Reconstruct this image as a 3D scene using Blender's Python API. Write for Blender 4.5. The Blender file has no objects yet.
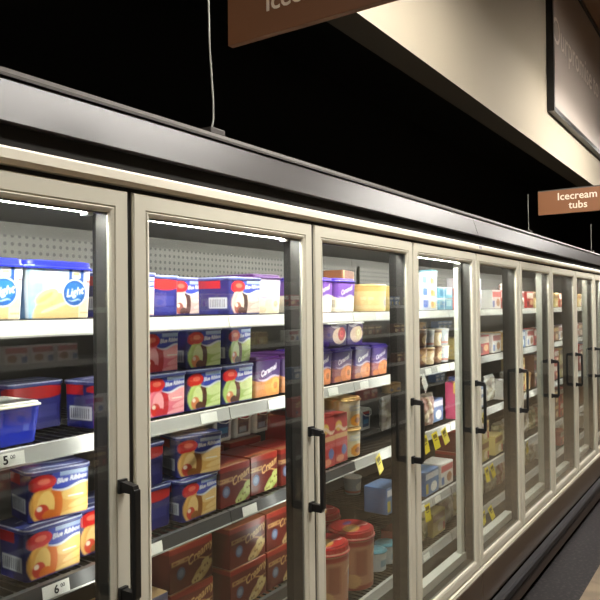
import bpy, bmesh, math, random
import numpy as np
from mathutils import Vector, Matrix
random.seed(7)
rng = np.random.default_rng(5)
scn = bpy.context.scene
COL = scn.collection
PI = math.pi
W = 0.78                      # door pitch

# ------------------------------------------------------------------ camera
def add_camera():
    cd = bpy.data.cameras.new('camera')
    cam = bpy.data.objects.new('camera', cd)
    COL.objects.link(cam)
    cd.sensor_fit = 'HORIZONTAL'; cd.sensor_width = 36.0
    cd.lens = 674.6 / 600 * 36.0
    cd.clip_start = 0.02; cd.clip_end = 100
    r = Vector((0.55836234, -0.82952415, -0.01100855)).normalized()
    f = Vector((0.82959084, 0.55825697, 0.01132237)).normalized()
    u = r.cross(f).normalized()
    m = Matrix((r, u, -f)).transposed().to_4x4()
    m.translation = Vector((-1.07715, -1.19414, 1.70617))
    cam.matrix_world = m
    scn.camera = cam
add_camera()

# ------------------------------------------------------------------ world, lamps, exposure
world = bpy.data.worlds.new('store_air'); scn.world = world
world.use_nodes = True
wb = world.node_tree.nodes['Background']
wb.inputs[0].default_value = (1.0, 0.93, 0.84, 1); wb.inputs[1].default_value = 0.018
scn.view_settings.view_transform = 'Standard'
scn.view_settings.look = 'None'
scn.view_settings.exposure = 0.0
scn.view_settings.gamma = 1.0
scn.view_settings.use_curve_mapping = False

LAMP_X = (-4.6, 1.2, 5.7, 10.2)   # aisle ceiling lamps
LAMP_Y, LAMP_Z = -0.80, 3.78
LAMP_EMIT = 180.0
POST_EMIT = 22.0               # strips on the backs of the mullions
CASE_EMIT = 290.0              # horizontal tubes inside the case

# ------------------------------------------------------------------ small helpers
def lin(c):
    c = np.asarray(c, float) / 255.0
    return np.where(c <= 0.04045, c / 12.92, ((c + 0.055) / 1.055) ** 2.4)
def rgb(r, g, b): return tuple(float(v) for v in lin((r, g, b))) + (1.0,)

def mat(name, col, rough=0.5, metal=0.0, spec=0.5, emit=None, bump=None, coat=0.0):
    m = bpy.data.materials.new(name); m.use_nodes = True
    nt = m.node_tree; b = nt.nodes['Principled BSDF']
    b.inputs['Base Color'].default_value = col
    b.inputs['Roughness'].default_value = rough
    b.inputs['Metallic'].default_value = metal
    b.inputs['Specular IOR Level'].default_value = spec
    b.inputs['Coat Weight'].default_value = coat
    if emit:
        b.inputs['Emission Color'].default_value = emit[0]
        b.inputs['Emission Strength'].default_value = emit[1]
    if bump:
        tc = nt.nodes.new('ShaderNodeTexCoord'); n = nt.nodes.new('ShaderNodeTexNoise')
        n.inputs['Scale'].default_value = bump[0]; n.inputs['Detail'].default_value = 4
        bp = nt.nodes.new('ShaderNodeBump'); bp.inputs['Strength'].default_value = bump[1]
        bp.inputs['Distance'].default_value = 0.002
        nt.links.new(tc.outputs['Object'], n.inputs['Vector'])
        nt.links.new(n.outputs['Fac'], bp.inputs['Height'])
        nt.links.new(bp.outputs['Normal'], b.inputs['Normal'])
    return m

def mix_noise(m, colA, colB, scale, lo=0.4, hi=0.6, detail=6):
    nt = m.node_tree; b = nt.nodes['Principled BSDF']
    tc = nt.nodes.new('ShaderNodeTexCoord'); n = nt.nodes.new('ShaderNodeTexNoise')
    n.inputs['Scale'].default_value = scale; n.inputs['Detail'].default_value = detail
    r = nt.nodes.new('ShaderNodeValToRGB')
    r.color_ramp.elements[0].position = lo; r.color_ramp.elements[0].color = colA
    r.color_ramp.elements[1].position = hi; r.color_ramp.elements[1].color = colB
    nt.links.new(tc.outputs['Object'], n.inputs['Vector'])
    nt.links.new(n.outputs['Fac'], r.inputs['Fac']); nt.links.new(r.outputs['Color'], b.inputs['Base Color'])
    return m

M = {}
M['frame'] = mat('satin_beige_grey_frame', rgb(204, 200, 183), 0.55, 0.0, 0.25)
M['trim'] = mat('cream_header_trim', rgb(240, 234, 216), 0.35)
M['fascia'] = mat('dark_grey_metal_fascia', rgb(42, 38, 36), 0.4, 0.0, 0.3, bump=(30, 0.05))
M['fascialip'] = mat('grey_fascia_edge', rgb(75, 71, 67), 0.5, 0.3)
M['black'] = mat('black_plastic', rgb(22, 22, 22), 0.35)
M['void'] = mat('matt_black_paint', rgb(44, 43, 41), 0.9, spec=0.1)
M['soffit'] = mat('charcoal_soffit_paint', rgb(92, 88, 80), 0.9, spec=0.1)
M['gasket'] = mat('dark_rubber', rgb(26, 24, 21), 0.6)
M['spacer'] = mat('dull_grey_spacer', rgb(120, 120, 118), 0.5, .3)
M['base'] = mat('brown_base_panel', rgb(78, 62, 48), 0.35, 0.1, bump=(8, 0.05))
M['bumper'] = mat('slate_bumper_rubber', rgb(34, 32, 34), 0.45)
M['base2'] = mat('dark_brown_kick_panel', rgb(56, 44, 36), 0.4)
M['steel'] = mat('brushed_steel', rgb(190, 190, 186), 0.25, 0.9)
M['liner'] = mat('dull_grey_liner', rgb(72, 70, 66), 0.6)
M['mullion'] = mat('dark_mullion', rgb(20, 19, 19), 0.7, spec=.2)
M['white'] = mat('white_enamel', rgb(228, 230, 222), 0.35)
M['wire'] = mat('grey_wire_shelf', rgb(66, 64, 62), 0.4, 0.3)
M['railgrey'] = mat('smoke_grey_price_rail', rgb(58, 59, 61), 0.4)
M['rail'] = mat('pale_grey_price_rail', rgb(176, 176, 172), 0.35)
M['tag'] = mat('white_price_card', rgb(238, 238, 232), 0.5)
M['ytag'] = mat('yellow_price_card', rgb(246, 226, 50), 0.5)
M['ink'] = mat('black_ink', rgb(20, 20, 20), 0.6)
M['greyink'] = mat('grey_ink', rgb(120, 120, 120), 0.6)
M['lamp'] = mat('lit_tube', (1, 1, 1, 1), emit=((1.0, 0.97, 0.90, 1), CASE_EMIT))
M['strip'] = mat('lit_strip', (1, 1, 1, 1), emit=((1.0, 0.98, 0.92, 1), POST_EMIT))
M['ceillamp'] = mat('lit_ceiling_diffuser', (1, 1, 1, 1), emit=((1.0, 0.955, 0.89, 1), LAMP_EMIT))
M['sign'] = mat('brown_sign_board', rgb(118, 74, 40), 0.55)
M['signink'] = mat('cream_sign_letters', rgb(225, 208, 185), 0.6)
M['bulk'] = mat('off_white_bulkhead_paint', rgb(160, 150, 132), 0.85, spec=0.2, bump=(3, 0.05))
M['banner'] = mat('taupe_banner_print', rgb(172, 160, 149), 0.45)
M['bannerink'] = mat('pale_banner_letters', rgb(226, 215, 203), 0.5)
M['ceil'] = mat('brown_grey_ceiling_paint', rgb(150, 120, 100), 0.9)
M['tile'] = mix_noise(mat('beige_floor_tile', rgb(190, 165, 130), 0.5, spec=.25), rgb(96, 82, 62), rgb(114, 98, 76), 9)
M['darktile'] = mix_noise(mat('dark_speckled_floor', rgb(50, 42, 42), 0.6, spec=.15), rgb(17, 13, 13), rgb(52, 43, 43), 45, .5, .72)
M['clear'] = mat('frosted_clear_lid', rgb(214, 214, 206), 0.3)
M['steelgrey'] = mat('grey_gondola_steel', rgb(84, 78, 70), 0.5)

def print_mat():
    m = bpy.data.materials.new('printed_packaging'); m.use_nodes = True
    nt = m.node_tree; b = nt.nodes['Principled BSDF']
    a = nt.nodes.new('ShaderNodeAttribute'); a.attribute_name = 'ink'
    nt.links.new(a.outputs['Color'], b.inputs['Base Color'])
    b.inputs['Roughness'].default_value = 0.32
    return m
M['print'] = print_mat()

def glass_mat():
    m = bpy.data.materials.new('door_glass'); m.use_nodes = True
    nt = m.node_tree; nt.nodes.clear(); N = nt.nodes.new; L = nt.links.new
    out = N('ShaderNodeOutputMaterial'); mx = N('ShaderNodeMixShader')
    tr = N('ShaderNodeBsdfTransparent'); tr.inputs[0].default_value = (0.93, 0.95, 0.93, 1)
    gl = N('ShaderNodeBsdfGlossy'); gl.inputs['Roughness'].default_value = 0.015
    gl.inputs['Color'].default_value = (1, 1, 1, 1)
    g = N('ShaderNodeNewGeometry')
    d = N('ShaderNodeVectorMath'); d.operation = 'DOT_PRODUCT'
    L(g.outputs['Normal'], d.inputs[0]); L(g.outputs['Incoming'], d.inputs[1])
    ab = N('ShaderNodeMath'); ab.operation = 'ABSOLUTE'; L(d.outputs['Value'], ab.inputs[0])
    s = N('ShaderNodeMath'); s.operation = 'SUBTRACT'; s.inputs[0].default_value = 1; L(ab.outputs[0], s.inputs[1])
    p = N('ShaderNodeMath'); p.operation = 'POWER'; L(s.outputs[0], p.inputs[0]); p.inputs[1].default_value = 5
    ma = N('ShaderNodeMath'); ma.operation = 'MULTIPLY_ADD'; L(p.outputs[0], ma.inputs[0])
    ma.inputs[1].default_value = 0.92; ma.inputs[2].default_value = 0.038
    L(ma.outputs[0], mx.inputs[0]); L(tr.outputs[0], mx.inputs[1])
    L(gl.outputs[0], mx.inputs[2])
    # a thin veil of frost, thicker low on the pane
    df = N('ShaderNodeBsdfDiffuse'); df.inputs[0].default_value = rgb(225, 222, 210)
    mx2 = N('ShaderNodeMixShader'); tc = N('ShaderNodeTexCoord'); nz = N('ShaderNodeTexNoise')
    nz.inputs['Scale'].default_value = 3.0; nz.inputs['Detail'].default_value = 5
    L(tc.outputs['Object'], nz.inputs['Vector'])
    mr = N('ShaderNodeMapRange'); mr.inputs['From Min'].default_value = 0.3; mr.inputs['From Max'].default_value = 0.8
    mr.inputs['To Min'].default_value = 0.0; mr.inputs['To Max'].default_value = 0.016
    L(nz.outputs['Fac'], mr.inputs['Value'])
    L(mr.outputs['Result'], mx2.inputs[0]); L(mx.outputs[0], mx2.inputs[1]); L(df.outputs[0], mx2.inputs[2])
    L(mx2.outputs[0], out.inputs[0])
    return m
M['glass'] = glass_mat()

def perf_mat():
    m = mat('perforated_grey_panel', rgb(84, 82, 77), 0.5)
    nt = m.node_tree; b = nt.nodes['Principled BSDF']; N = nt.nodes.new; L = nt.links.new
    tc = N('ShaderNodeTexCoord'); mp = N('ShaderNodeMapping'); mp.inputs['Scale'].default_value = (40, 1, 40)
    fr = N('ShaderNodeVectorMath'); fr.operation = 'FRACTION'
    sb = N('ShaderNodeVectorMath'); sb.operation = 'SUBTRACT'; sb.inputs[1].default_value = (.5, 0, .5)
    ml = N('ShaderNodeVectorMath'); ml.operation = 'MULTIPLY'; ml.inputs[1].default_value = (1, 0, 1)
    ln = N('ShaderNodeVectorMath'); ln.operation = 'LENGTH'
    cp = N('ShaderNodeMath'); cp.operation = 'LESS_THAN'; cp.inputs[1].default_value = .24
    mx = N('ShaderNodeMixRGB'); mx.inputs[1].default_value = rgb(84, 82, 77); mx.inputs[2].default_value = rgb(35, 33, 32)
    L(tc.outputs['Object'], mp.inputs[0]); L(mp.outputs[0], fr.inputs[0]); L(fr.outputs[0], sb.inputs[0])
    L(sb.outputs[0], ml.inputs[0]); L(ml.outputs[0], ln.inputs[0]); L(ln.outputs['Value'], cp.inputs[0])
    L(cp.outputs[0], mx.inputs[0]); L(mx.outputs[0], b.inputs['Base Color'])
    return m
M['perf'] = perf_mat()

# ------------------------------------------------------------------ mesh helpers
class MB:
    """collects solids into one mesh"""
    def __init__(s): s.bm = bmesh.new(); s.mi = 0
    def box(s, x0, x1, y0, y1, z0, z1, bev=0.0, mi=0):
        b = bmesh.new(); bmesh.ops.create_cube(b, size=1)
        for v in b.verts:
            v.co = Vector(((x0 + x1) / 2 + v.co.x * (x1 - x0), (y0 + y1) / 2 + v.co.y * (y1 - y0), (z0 + z1) / 2 + v.co.z * (z1 - z0)))
        if bev: bmesh.ops.bevel(b, geom=b.edges[:], offset=bev, segments=2, profile=0.7, affect='EDGES')
        return s.add(b, mi)
    def add(s, b, mi=0):
        vm = [s.bm.verts.new(v.co) for v in b.verts]; b.verts.index_update()
        for f in b.faces:
            try:
                nf = s.bm.faces.new([vm[v.index] for v in f.verts]); nf.material_index = mi
            except ValueError: pass
        b.free(); return s
    def prism(s, prof, x0, x1, mi=0):
        """closed (y,z) profile swept along x"""
        a = [s.bm.verts.new((x0, y, z)) for y, z in prof]; c = [s.bm.verts.new((x1, y, z)) for y, z in prof]
        n = len(prof)
        for i in range(n):
            f = s.bm.faces.new((a[i], a[(i + 1) % n], c[(i + 1) % n], c[i])); f.material_index = mi
        s.bm.faces.new(a[::-1]).material_index = mi; s.bm.faces.new(c).material_index = mi
        return s
    def tube(s, pts, r, n=10, mi=0):
        pts = [Vector(p) for p in pts]; rings = []
        for i, p in enumerate(pts):
            t = (pts[min(i + 1, len(pts) - 1)] - pts[max(i - 1, 0)]).normalized()
            up = Vector((0, 0, 1)) if abs(t.z) < .9 else Vector((1, 0, 0))
            a = t.cross(up).normalized(); b = a.cross(t)
            rings.append([s.bm.verts.new(p + r * (math.cos(k / n * 2 * PI) * a + math.sin(k / n * 2 * PI) * b)) for k in range(n)])
        for q in range(len(rings) - 1):
            for k in range(n):
                s.bm.faces.new((rings[q][k], rings[q][(k + 1) % n], rings[q + 1][(k + 1) % n], rings[q + 1][k])).material_index = mi
        s.bm.faces.new(rings[0][::-1]).material_index = mi; s.bm.faces.new(rings[-1]).material_index = mi
        return s
    def frame(s, x0, x1, z0, z1, prof, mi=0):
        """profile of (inset, y) swept round a rectangle, mitred corners"""
        loops = []
        for ins, y in prof:
            loops.append([s.bm.verts.new(c) for c in ((x0 + ins, y, z0 + ins), (x1 - ins, y, z0 + ins), (x1 - ins, y, z1 - ins), (x0 + ins, y, z1 - ins))])
        n = len(loops)
        for i in range(n):
            A, B = loops[i], loops[(i + 1) % n]
            for k in range(4):
                s.bm.faces.new((A[k], A[(k + 1) % 4], B[(k + 1) % 4], B[k])).material_index = mi
        return s
    def data(s, name, mats, smooth=False):
        bmesh.ops.recalc_face_normals(s.bm, faces=s.bm.faces)
        me = bpy.data.meshes.new(name); s.bm.to_mesh(me); s.bm.free()
        for m in (mats if isinstance(mats, (list, tuple)) else [mats]): me.materials.append(m)
        if smooth:
            for p in me.polygons: p.use_smooth = True
        return me
    def build(s, name, mats, parent=None, loc=(0, 0, 0), smooth=False):
        return link(name, s.data(name, mats, smooth), parent, loc)

def link(name, data, parent=None, loc=(0, 0, 0)):
    o = bpy.data.objects.new(name, data); COL.objects.link(o); o.location = loc
    if parent is not None: o.parent = parent
    return o
def tag(o, label=None, cat=None, group=None, kind=None):
    if label: o['label'] = label
    if cat: o['category'] = cat
    if group: o['group'] = group
    if kind: o['kind'] = kind
    return o
def empty(name, loc=(0, 0, 0), rz=0):
    o = link(name, None, None, loc); o.rotation_euler = (0, 0, rz); o.empty_display_size = .05
    return o
def part_label(o, t): o['label'] = t; return o
def copy_tree(o, parent=None):
    c = o.copy(); COL.objects.link(c)
    if parent is not None: c.parent = parent
    for ch in list(o.children): copy_tree(ch, c)
    return c

FONT_BOLD = None
def text_tris(s, size, shear=0.0, bold=0.0):
    """triangles of a line of lettering, centred on the origin"""
    cu = bpy.data.curves.new('t', 'FONT'); cu.body = s; cu.size = size
    cu.align_x = 'CENTER'; cu.align_y = 'CENTER'; cu.shear = shear; cu.offset = bold; cu.resolution_u = 3
    ob = bpy.data.objects.new('t', cu); me = bpy.data.meshes.new_from_object(ob)
    me.calc_loop_triangles()
    v = np.array([x.co[:2] for x in me.vertices]) if len(me.vertices) else np.zeros((0, 2))
    t = [tuple(x.vertices) for x in me.loop_triangles]
    bpy.data.objects.remove(ob); bpy.data.curves.remove(cu); bpy.data.meshes.remove(me)
    return v, t
def text_mesh(name, s, size, origin, xd, yd, thick, material, parent, shear=0, bold=0):
    """solid lettering on a surface: xd reading direction, yd up, raised along xd x yd"""
    v, t = text_tris(s, size, shear, bold)
    o = Vector(origin); xd = Vector(xd).normalized(); yd = Vector(yd).normalized(); nd = xd.cross(yd)
    bm = bmesh.new(); vs = [bm.verts.new(o + xd * a + yd * b) for a, b in v]
    fs = []
    for a, b, c in t:
        try: fs.append(bm.faces.new((vs[a], vs[b], vs[c])))
        except ValueError: pass
    bmesh.ops.recalc_face_normals(bm, faces=bm.faces)
    r = bmesh.ops.extrude_face_region(bm, geom=bm.faces[:])
    for g in r['geom']:
        if isinstance(g, bmesh.types.BMVert): g.co += nd * thick
    bmesh.ops.recalc_face_normals(bm, faces=bm.faces)
    me = bpy.data.meshes.new(name); bm.to_mesh(me); bm.free(); me.materials.append(material)
    return link(name, me, parent)

# ------------------------------------------------------------------ the setting
def structure(name, mb, m): return tag(mb.build(name, m), kind='structure')
X0, X1 = -6.0, 16.0
b = MB(); b.box(X0, X1, -6.0, -0.33, -0.1, 0.0); structure('floor', b, M['tile'])
b = MB(); b.box(X0, X1, -0.33, 2.6, -0.1, 0.0); structure('trim_1', b, M['darktile'])
b = MB(); b.box(X0, X1, 2.6, 2.7, -0.1, 4.9); structure('wall_back', b, M['void'])
b = MB(); b.box(X0, X1, 0.466, 2.6, 4.2, 4.3); structure('trim_2', b, M['void'])
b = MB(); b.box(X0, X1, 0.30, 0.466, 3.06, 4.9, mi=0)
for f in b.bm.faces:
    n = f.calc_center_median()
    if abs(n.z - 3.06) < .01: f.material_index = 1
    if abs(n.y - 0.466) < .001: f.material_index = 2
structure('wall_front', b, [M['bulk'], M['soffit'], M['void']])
b = MB(); b.box(X0, X1, -6.0, 2.7, 4.9, 5.0); structure('ceiling', b, M['ceil'])
b = MB(); b.box(X1, X1 + .1, -6.0, .29, 0, 4.9); structure('wall_right', b, M['bulk'])
b = MB(); b.box(X1 - .2, X1 - .1, .31, 2.6, 0, 4.2); structure('trim_3', b, M['void'])

# banner board on the bulkhead
bn = empty('wall_banner', (5.10, 0.30, 3.42))
tag(bn, 'large taupe promise banner in a black frame on the off-white bulkhead', 'sign')
MB().frame(0, 3.9, 0, 1.46, [(0, 0), (0, -.06), (.045, -.06), (.045, -.035), (.045, 0)]).build('banner_frame', M['black'], bn)
MB().box(.045, 3.855, -.04, -.005, .045, 1.415).build('banner_panel', M['banner'], bn)
for wd, xx in (('Our', .36), ('promise', 1.24), ('to', 2.05)):
    text_mesh('banner_word', wd, .35, (xx, -.041, .76), (1, 0, 0), (0, 0, 1), .002, M['bannerink'], bn)

# ------------------------------------------------------------------ ceiling lamps
def make_lamp():
    t = empty('ceiling_lamp', (0, LAMP_Y, LAMP_Z))
    MB().prism([(-.08, .0), (.08, .0), (.05, .07), (-.05, .07)], -1.2, 1.2).build('lamp_housing', M['white'], t)
    MB().box(-1.18, 1.18, -.065, .065, -.012, -.002, .003).build('diffuser', M['ceillamp'], t)
    for sx in (-.95, .95): MB().tube([(sx, 0, .07), (sx, 0, 4.9 - LAMP_Z)], .004, 6).build('hanging_rod', M['steel'], t)
    return t
lamp0 = make_lamp()
for i, x in enumerate(LAMP_X):
    o = lamp0 if i == 0 else copy_tree(lamp0)
    o.location = (x, LAMP_Y, LAMP_Z)
    tag(o, 'long white strip lamp hanging from the ceiling over the aisle', 'ceiling lamp', 'aisle ceiling lamps')

# ------------------------------------------------------------------ freezer cases
ZT, ZB = 1.979, 0.35
SHELF_Z = (1.680, 1.398, 1.078, 0.745)
DOORPROF = [(.0, .044), (0, .006), (.004, 0), (.038, 0), (.041, .003), (.044, 0), (.050, .002), (.054, .006), (.054, .010), (.02, .010), (.02, .044)]
def door_mesh():
    return MB().frame(.007, W - .007, ZB, ZT, DOORPROF).data('door', M['frame'])
ME_DOOR = door_mesh()
ZGA, ZGB = .0075, .0105
ME_GLASS = MB().box(.052, W - .052, ZGA, ZGB, ZB + .053, ZT - .053).data('glass_pane', M['glass'])
ME_SPACER = MB().frame(.054, W - .054, ZB + .054, ZT - .054, [(0, .011), (0, .017), (.004, .017), (.004, .011)]).data('spacer', M['spacer'])
ME_GASKET = MB().frame(.0005, W - .0005, ZB - .002, ZT + .006, [(0, .0445), (0, .052), (.058, .052), (.058, .0175), (.050, .0175), (.050, .011), (.030, .011), (.030, .0445)]).box(.0004, .0064, .007, .0443, ZB - .004, ZT + .009).box(W - .0064, W - .0004, .007, .0443, ZB - .004, ZT + .009).box(.0068, W - .0068, .007, .0443, ZT + .0006, ZT + .009).box(.0068, W - .0068, .007, .0443, ZB - .004, ZB - .0006).data('gasket', M['gasket'])
def handle_mesh():
    b = MB(); hx = W - .036
    for z, s in ((1.308, -1), (1.066, 1)):
        b.box(hx - .012, hx + .012, -.010, -.0005, z - .016, z + .016, .003)
        b.prism([(-.008, z - .012), (-.008, z + .012), (-.048, z + .003 * s + .009), (-.052, z + s * .006 - .004), (-.046, z - .012)], hx - .008, hx + .008)
    b.box(hx - .0085, hx + .0085, -.055, -.042, 1.066, 1.306, .003)
    return b.data('handle', M['black'])
ME_HANDLE = handle_mesh()
def shelf_mesh(L):
    b = MB(); n = int(L / .03)
    for k in range(n): b.box(.010 + k * (L - .02) / n, .015 + k * (L - .02) / n, .17, .66, -.009, -.004)
    for y in (.17, .33, .50, .66): b.box(.002, L - .002, y - .003, y + .003, -.014, -.009)
    for x in (.01, L - .01): b.box(x - .002, x + .002, .165, .68, -.024, -.012)
    return b.data('shelf', M['wire'])
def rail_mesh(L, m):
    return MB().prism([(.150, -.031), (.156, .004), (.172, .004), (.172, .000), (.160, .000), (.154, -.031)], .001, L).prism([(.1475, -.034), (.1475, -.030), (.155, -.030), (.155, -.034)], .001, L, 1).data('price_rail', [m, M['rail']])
ME_TUBE = MB().tube([(.06, .070, 1.934), (.715, .070, 1.934)], .0055, 12).data('light_tube', M['lamp'])
def cap_mesh():
    b = MB()
    for x in (.045, .702): b.box(x, x + .018, .058, .082, 1.922, 1.952, .003)
    b.box(.045, .72, .058, .082, 1.952, 1.962)
    return b.data('tube_holder', M['white'])
ME_HOLD = cap_mesh()
ME_MULL = MB().box(-.03, .03, .056, .100, .42, 1.965, .003).data('mullion', M['mullion'])
ME_MULLW = MB().box(-.03, .03, .056, .100, .42, 1.965, .003).data('mullion', mat('pale_grey_mullion', rgb(170, 172, 162), .5))
ME_STRIP = MB().box(.014, .028, .1003, .1043, .90, 1.64).data('light_strip', M['strip'])
ME_TAG = MB().box(-.036, .036, -.0012, 0, -.0145, .0145).data('price_tag', M['tag'])

def freezer(n0, n1, label, post_right, ends):
    t = empty('freezer_case', (n0 * W, 0, 0))
    L = (n1 - n0) * W
    e = .0015
    # shell
    b = MB()
    b.box(e, L - e, .74, .80, .05, 2.0); b.box(e, L - e, .101, .74, 1.985, 2.03)
    b.box(e, L - e, .05, .74, .30, .36)
    if ends[0]: b.box(e, e + .004, .09, .74, .36, 1.985)
    if ends[1]: b.box(L - .004 - e, L - e, .09, .74, .36, 1.985)
    b.build('cabinet_shell', M['liner'], t)
    MB().box(.02, L - .02, .70, .71, 1.66, 1.94).build('perforated_back_panel', M['perf'], t)
    MB().box(e, L - e, .012, .10, 1.990, 2.0255).build('header_beam', M['trim'], t)
    MB().prism([(.010, 1.990), (-.004, 1.990), (-.010, 2.000), (-.0105, 2.019), (-.007, 2.0235), (.001, 2.026), (.010, 2.026)], e, L - e).build('header_trim', M['trim'], t)
    MB().prism([(-.010, 2.0665), (-.012, 2.067), (-.015, 2.070), (.017, 2.165), (.10, 2.166), (.10, 2.0665)], e, L - e).build('canopy_fascia', M['fascia'], t)
    MB().prism([(.012, 2.1665), (.012, 2.173), (.026, 2.187), (.10, 2.187), (.10, 2.1665)], e, L - e).build('canopy_edge', M['fascialip'], t)
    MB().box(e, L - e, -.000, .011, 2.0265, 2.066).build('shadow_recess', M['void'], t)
    MB().prism([(.02, .345), (-.004, .345), (-.008, .342), (-.008, .338), (-.004, .336), (-.004, .333), (-.008, .331), (-.008, .325), (.02, .325)], e, L - e).build('sill_trim', M['frame'], t)
    MB().box(e, L - e, -.012, .05, .150, .324, .004).build('base_panel', M['base'], t)
    MB().prism([(-.02, .148), (-.055, .152), (-.066, .142), (-.066, .108), (-.055, .096), (-.02, .098)], e, L - e).build('bumper_rail', M['bumper'], t)
    MB().prism([(-.02, .096), (-.058, .092), (-.066, .036), (-.060, .030), (-.02, .030)], e, L - e).build('lower_panel', M['base2'], t)
    MB().box(e, L - e, .04, .70, 0.0, .30).build('plinth', M['void'], t)
    MB().prism([(.056, .365), (.056, .442), (.10, .442), (.13, .40), (.13, .365)], e, L - e).build('inner_sill', M['white'], t)
    for k in range(n1 - n0 + 1):
        x = k * W
        if k == 0: x += .034
        if k == n1 - n0: x -= .034
        m = link('mullion', ME_MULLW if n0 + k in (5, 7, 8) else ME_MULL, t, (x, 0, 0)); link('light_strip', ME_STRIP, m)
    if post_right:
        MB().box(L - .110, L - .068, .058, .082, .443, 1.90, .004).build('white_end_post', M['white'], t)
    for k in range(n1 - n0):
        d = link('door', ME_DOOR, t, (k * W, 0, 0))
        link('glass_pane', ME_GLASS, d); link('spacer', ME_SPACER, d); link('handle', ME_HANDLE, d); link('gasket', ME_GASKET, d)
        lt = link('light_tube', ME_TUBE, t, (k * W, 0, 0 if n0 + k in (-1, 0, 2) else .016)); link('tube_holder', ME_HOLD, lt)
    for li, z in enumerate(SHELF_Z + (0.50,)):
        cuts = [n0 * W + .004] + [k * W + .53 for k in range(n0, n1 - 0) if k * W + .53 < n1 * W - .1] + [n1 * W - .002]
        for x0, x1 in zip(cuts, cuts[1:]):
            if li == 3 and abs(x0 - .53) < .01: x1 = .97
            if li == 3 and abs(x0 - 1.31) < .01: x0 = 1.80
            s = link('shelf', shelf_mesh(x1 - x0 - .002), t, (x0 - n0 * W + .001, 0, z))
            r = link('price_rail', rail_mesh(x1 - x0 - .003, M['white'] if li == 0 else M['railgrey'] if (li >= 2 and x1 < 1.4) else M['rail']), s)  # top rail whitened: strong tube light from above put into its colour
            for px, lev in TAGS:
                if lev == li and x0 + .03 < px < x1 - .03: link('price_tag', ME_TAG, s, (px - x0, .1505, -.0145)).rotation_euler = (-.17, 0, 0)
            for px, lev in YTAGS:
                if lev == li and x0 < px < x1:
                    y = link('sale_tag', ME_YTAG, s, (px - x0, .146, -.005))
                    y.rotation_euler = (random.uniform(-.1, .1), random.uniform(-.45, -.1), random.uniform(-.3, .2))
    tag(t, label, 'freezer')
    return t
TAGS = ((-.215, 1), (-.10, 2), (.43, 1), (.76, 1), (.20, 2), (.62, 2), (1.14, 1), (1.39, 1), (1.53, 0), (1.93, 0), (2.05, 1), (2.2, 1),
        (1.95, 3), (2.15, 3), (2.0, 4), (2.6, 1), (2.75, 1), (2.7, 3), (3.6, 1), (3.5, 3), (4.3, 1), (5.0, 1), (5.2, 3))
YTAGS = ((1.49, 2), (1.98, 2), (2.10, 2), (2.22, 2), (2.0, 3), (2.84, 2), (2.78, 3), (2.88, 3), (2.97, 3), (2.82, 4), (2.93, 4), (3.75, 3))
def ytag_mesh():
    b = MB(); b.box(-.022, .022, -.0012, 0, -.085, 0)
    b.box(-.014, .014, -.0018, -.0012, -.030, -.010, mi=1); b.box(-.010, .010, -.0018, -.0012, -.042, -.036, mi=1)
    return b.data('sale_tag', [M['ytag'], mat('dark_tag_print', rgb(120, 105, 20), .6)])
ME_YTAG = ytag_mesh()
caseA = freezer(-2, 3, 'glass-door freezer with ice cream, nearest, left of the header seam', True, (1, 0))
caseB = freezer(3, 8, 'glass-door freezer farther off, beginning right of the header seam', False, (0, 1))
# numerals on the two readable tags of the nearest bay, and a sticker at the seam
def numerals(big, small, x, z):
    o = text_mesh('price_numerals', big, .026, (x, .1495 - .002, z), (1, 0, 0), (0, .17, 1), .0006, M['ink'], None, bold=.0006)
    o2 = text_mesh('price_numerals', small, .012, (x + .017, .1495 - .0015, z + .005), (1, 0, 0), (0, .17, 1), .0006, M['ink'], None)
    for q in (o, o2):
        q.parent = caseA; q.matrix_parent_inverse = Matrix.Translation((2 * W, 0, 0))
numerals('5', '00', -.225, 1.3835); numerals('6', '00', -.10, 1.0635)
st = MB().box(-.045, -.008, -.0345, -.0335, 1.998, 2.014).build('seam_sticker', mat('lilac_sticker', rgb(176, 170, 190), .5), caseA, (5 * W, 0, 0))
part_label(st, 'small pale lilac sticker')

# ------------------------------------------------------------------ hanging signs
def aisle_sign(name, x, y0, y1, z0, z1, lines, label):
    t = empty(name, (x, y0, z0))
    h = z1 - z0
    b = MB().box(0, .018, y1 - y0, 0, 0, h, .002); b.build('sign_board', M['sign'], t)
    MB().box(-.001, .019, y1 - y0, 0, h + .0005, h + .006).build('sign_edge', M['fascialip'], t)
    for (s, size, yc, zc) in lines:
        text_mesh('sign_lettering', s, size, (-.0005, yc - y0, zc - z0), (0, -1, 0), (0, 0, 1), .0015, M['signink'], t, bold=.0006)
    for yy in (y0 - .45, y1 + .06):
        MB().tube([(.009, yy - y0, h + .006), (.009, yy - y0, 4.9 - z0)], .0012, 6).build('hanging_wire', M['void'], t)
    return tag(t, label, 'hanging sign')
aisle_sign('aisle_sign', .156, -.166, -.90, 2.330, 2.475, [('Icecream', .062, -.392, 2.402)], 'brown Icecream sign hanging nearest, cut by the top edge of the picture')
aisle_sign('aisle_sign', 3.05, -.135, -.80, 2.240, 2.378, [('Icecream', .060, -.355, 2.338), ('tubs', .060, -.36, 2.284)], 'brown Icecream tubs sign hanging farther along the aisle')

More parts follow.
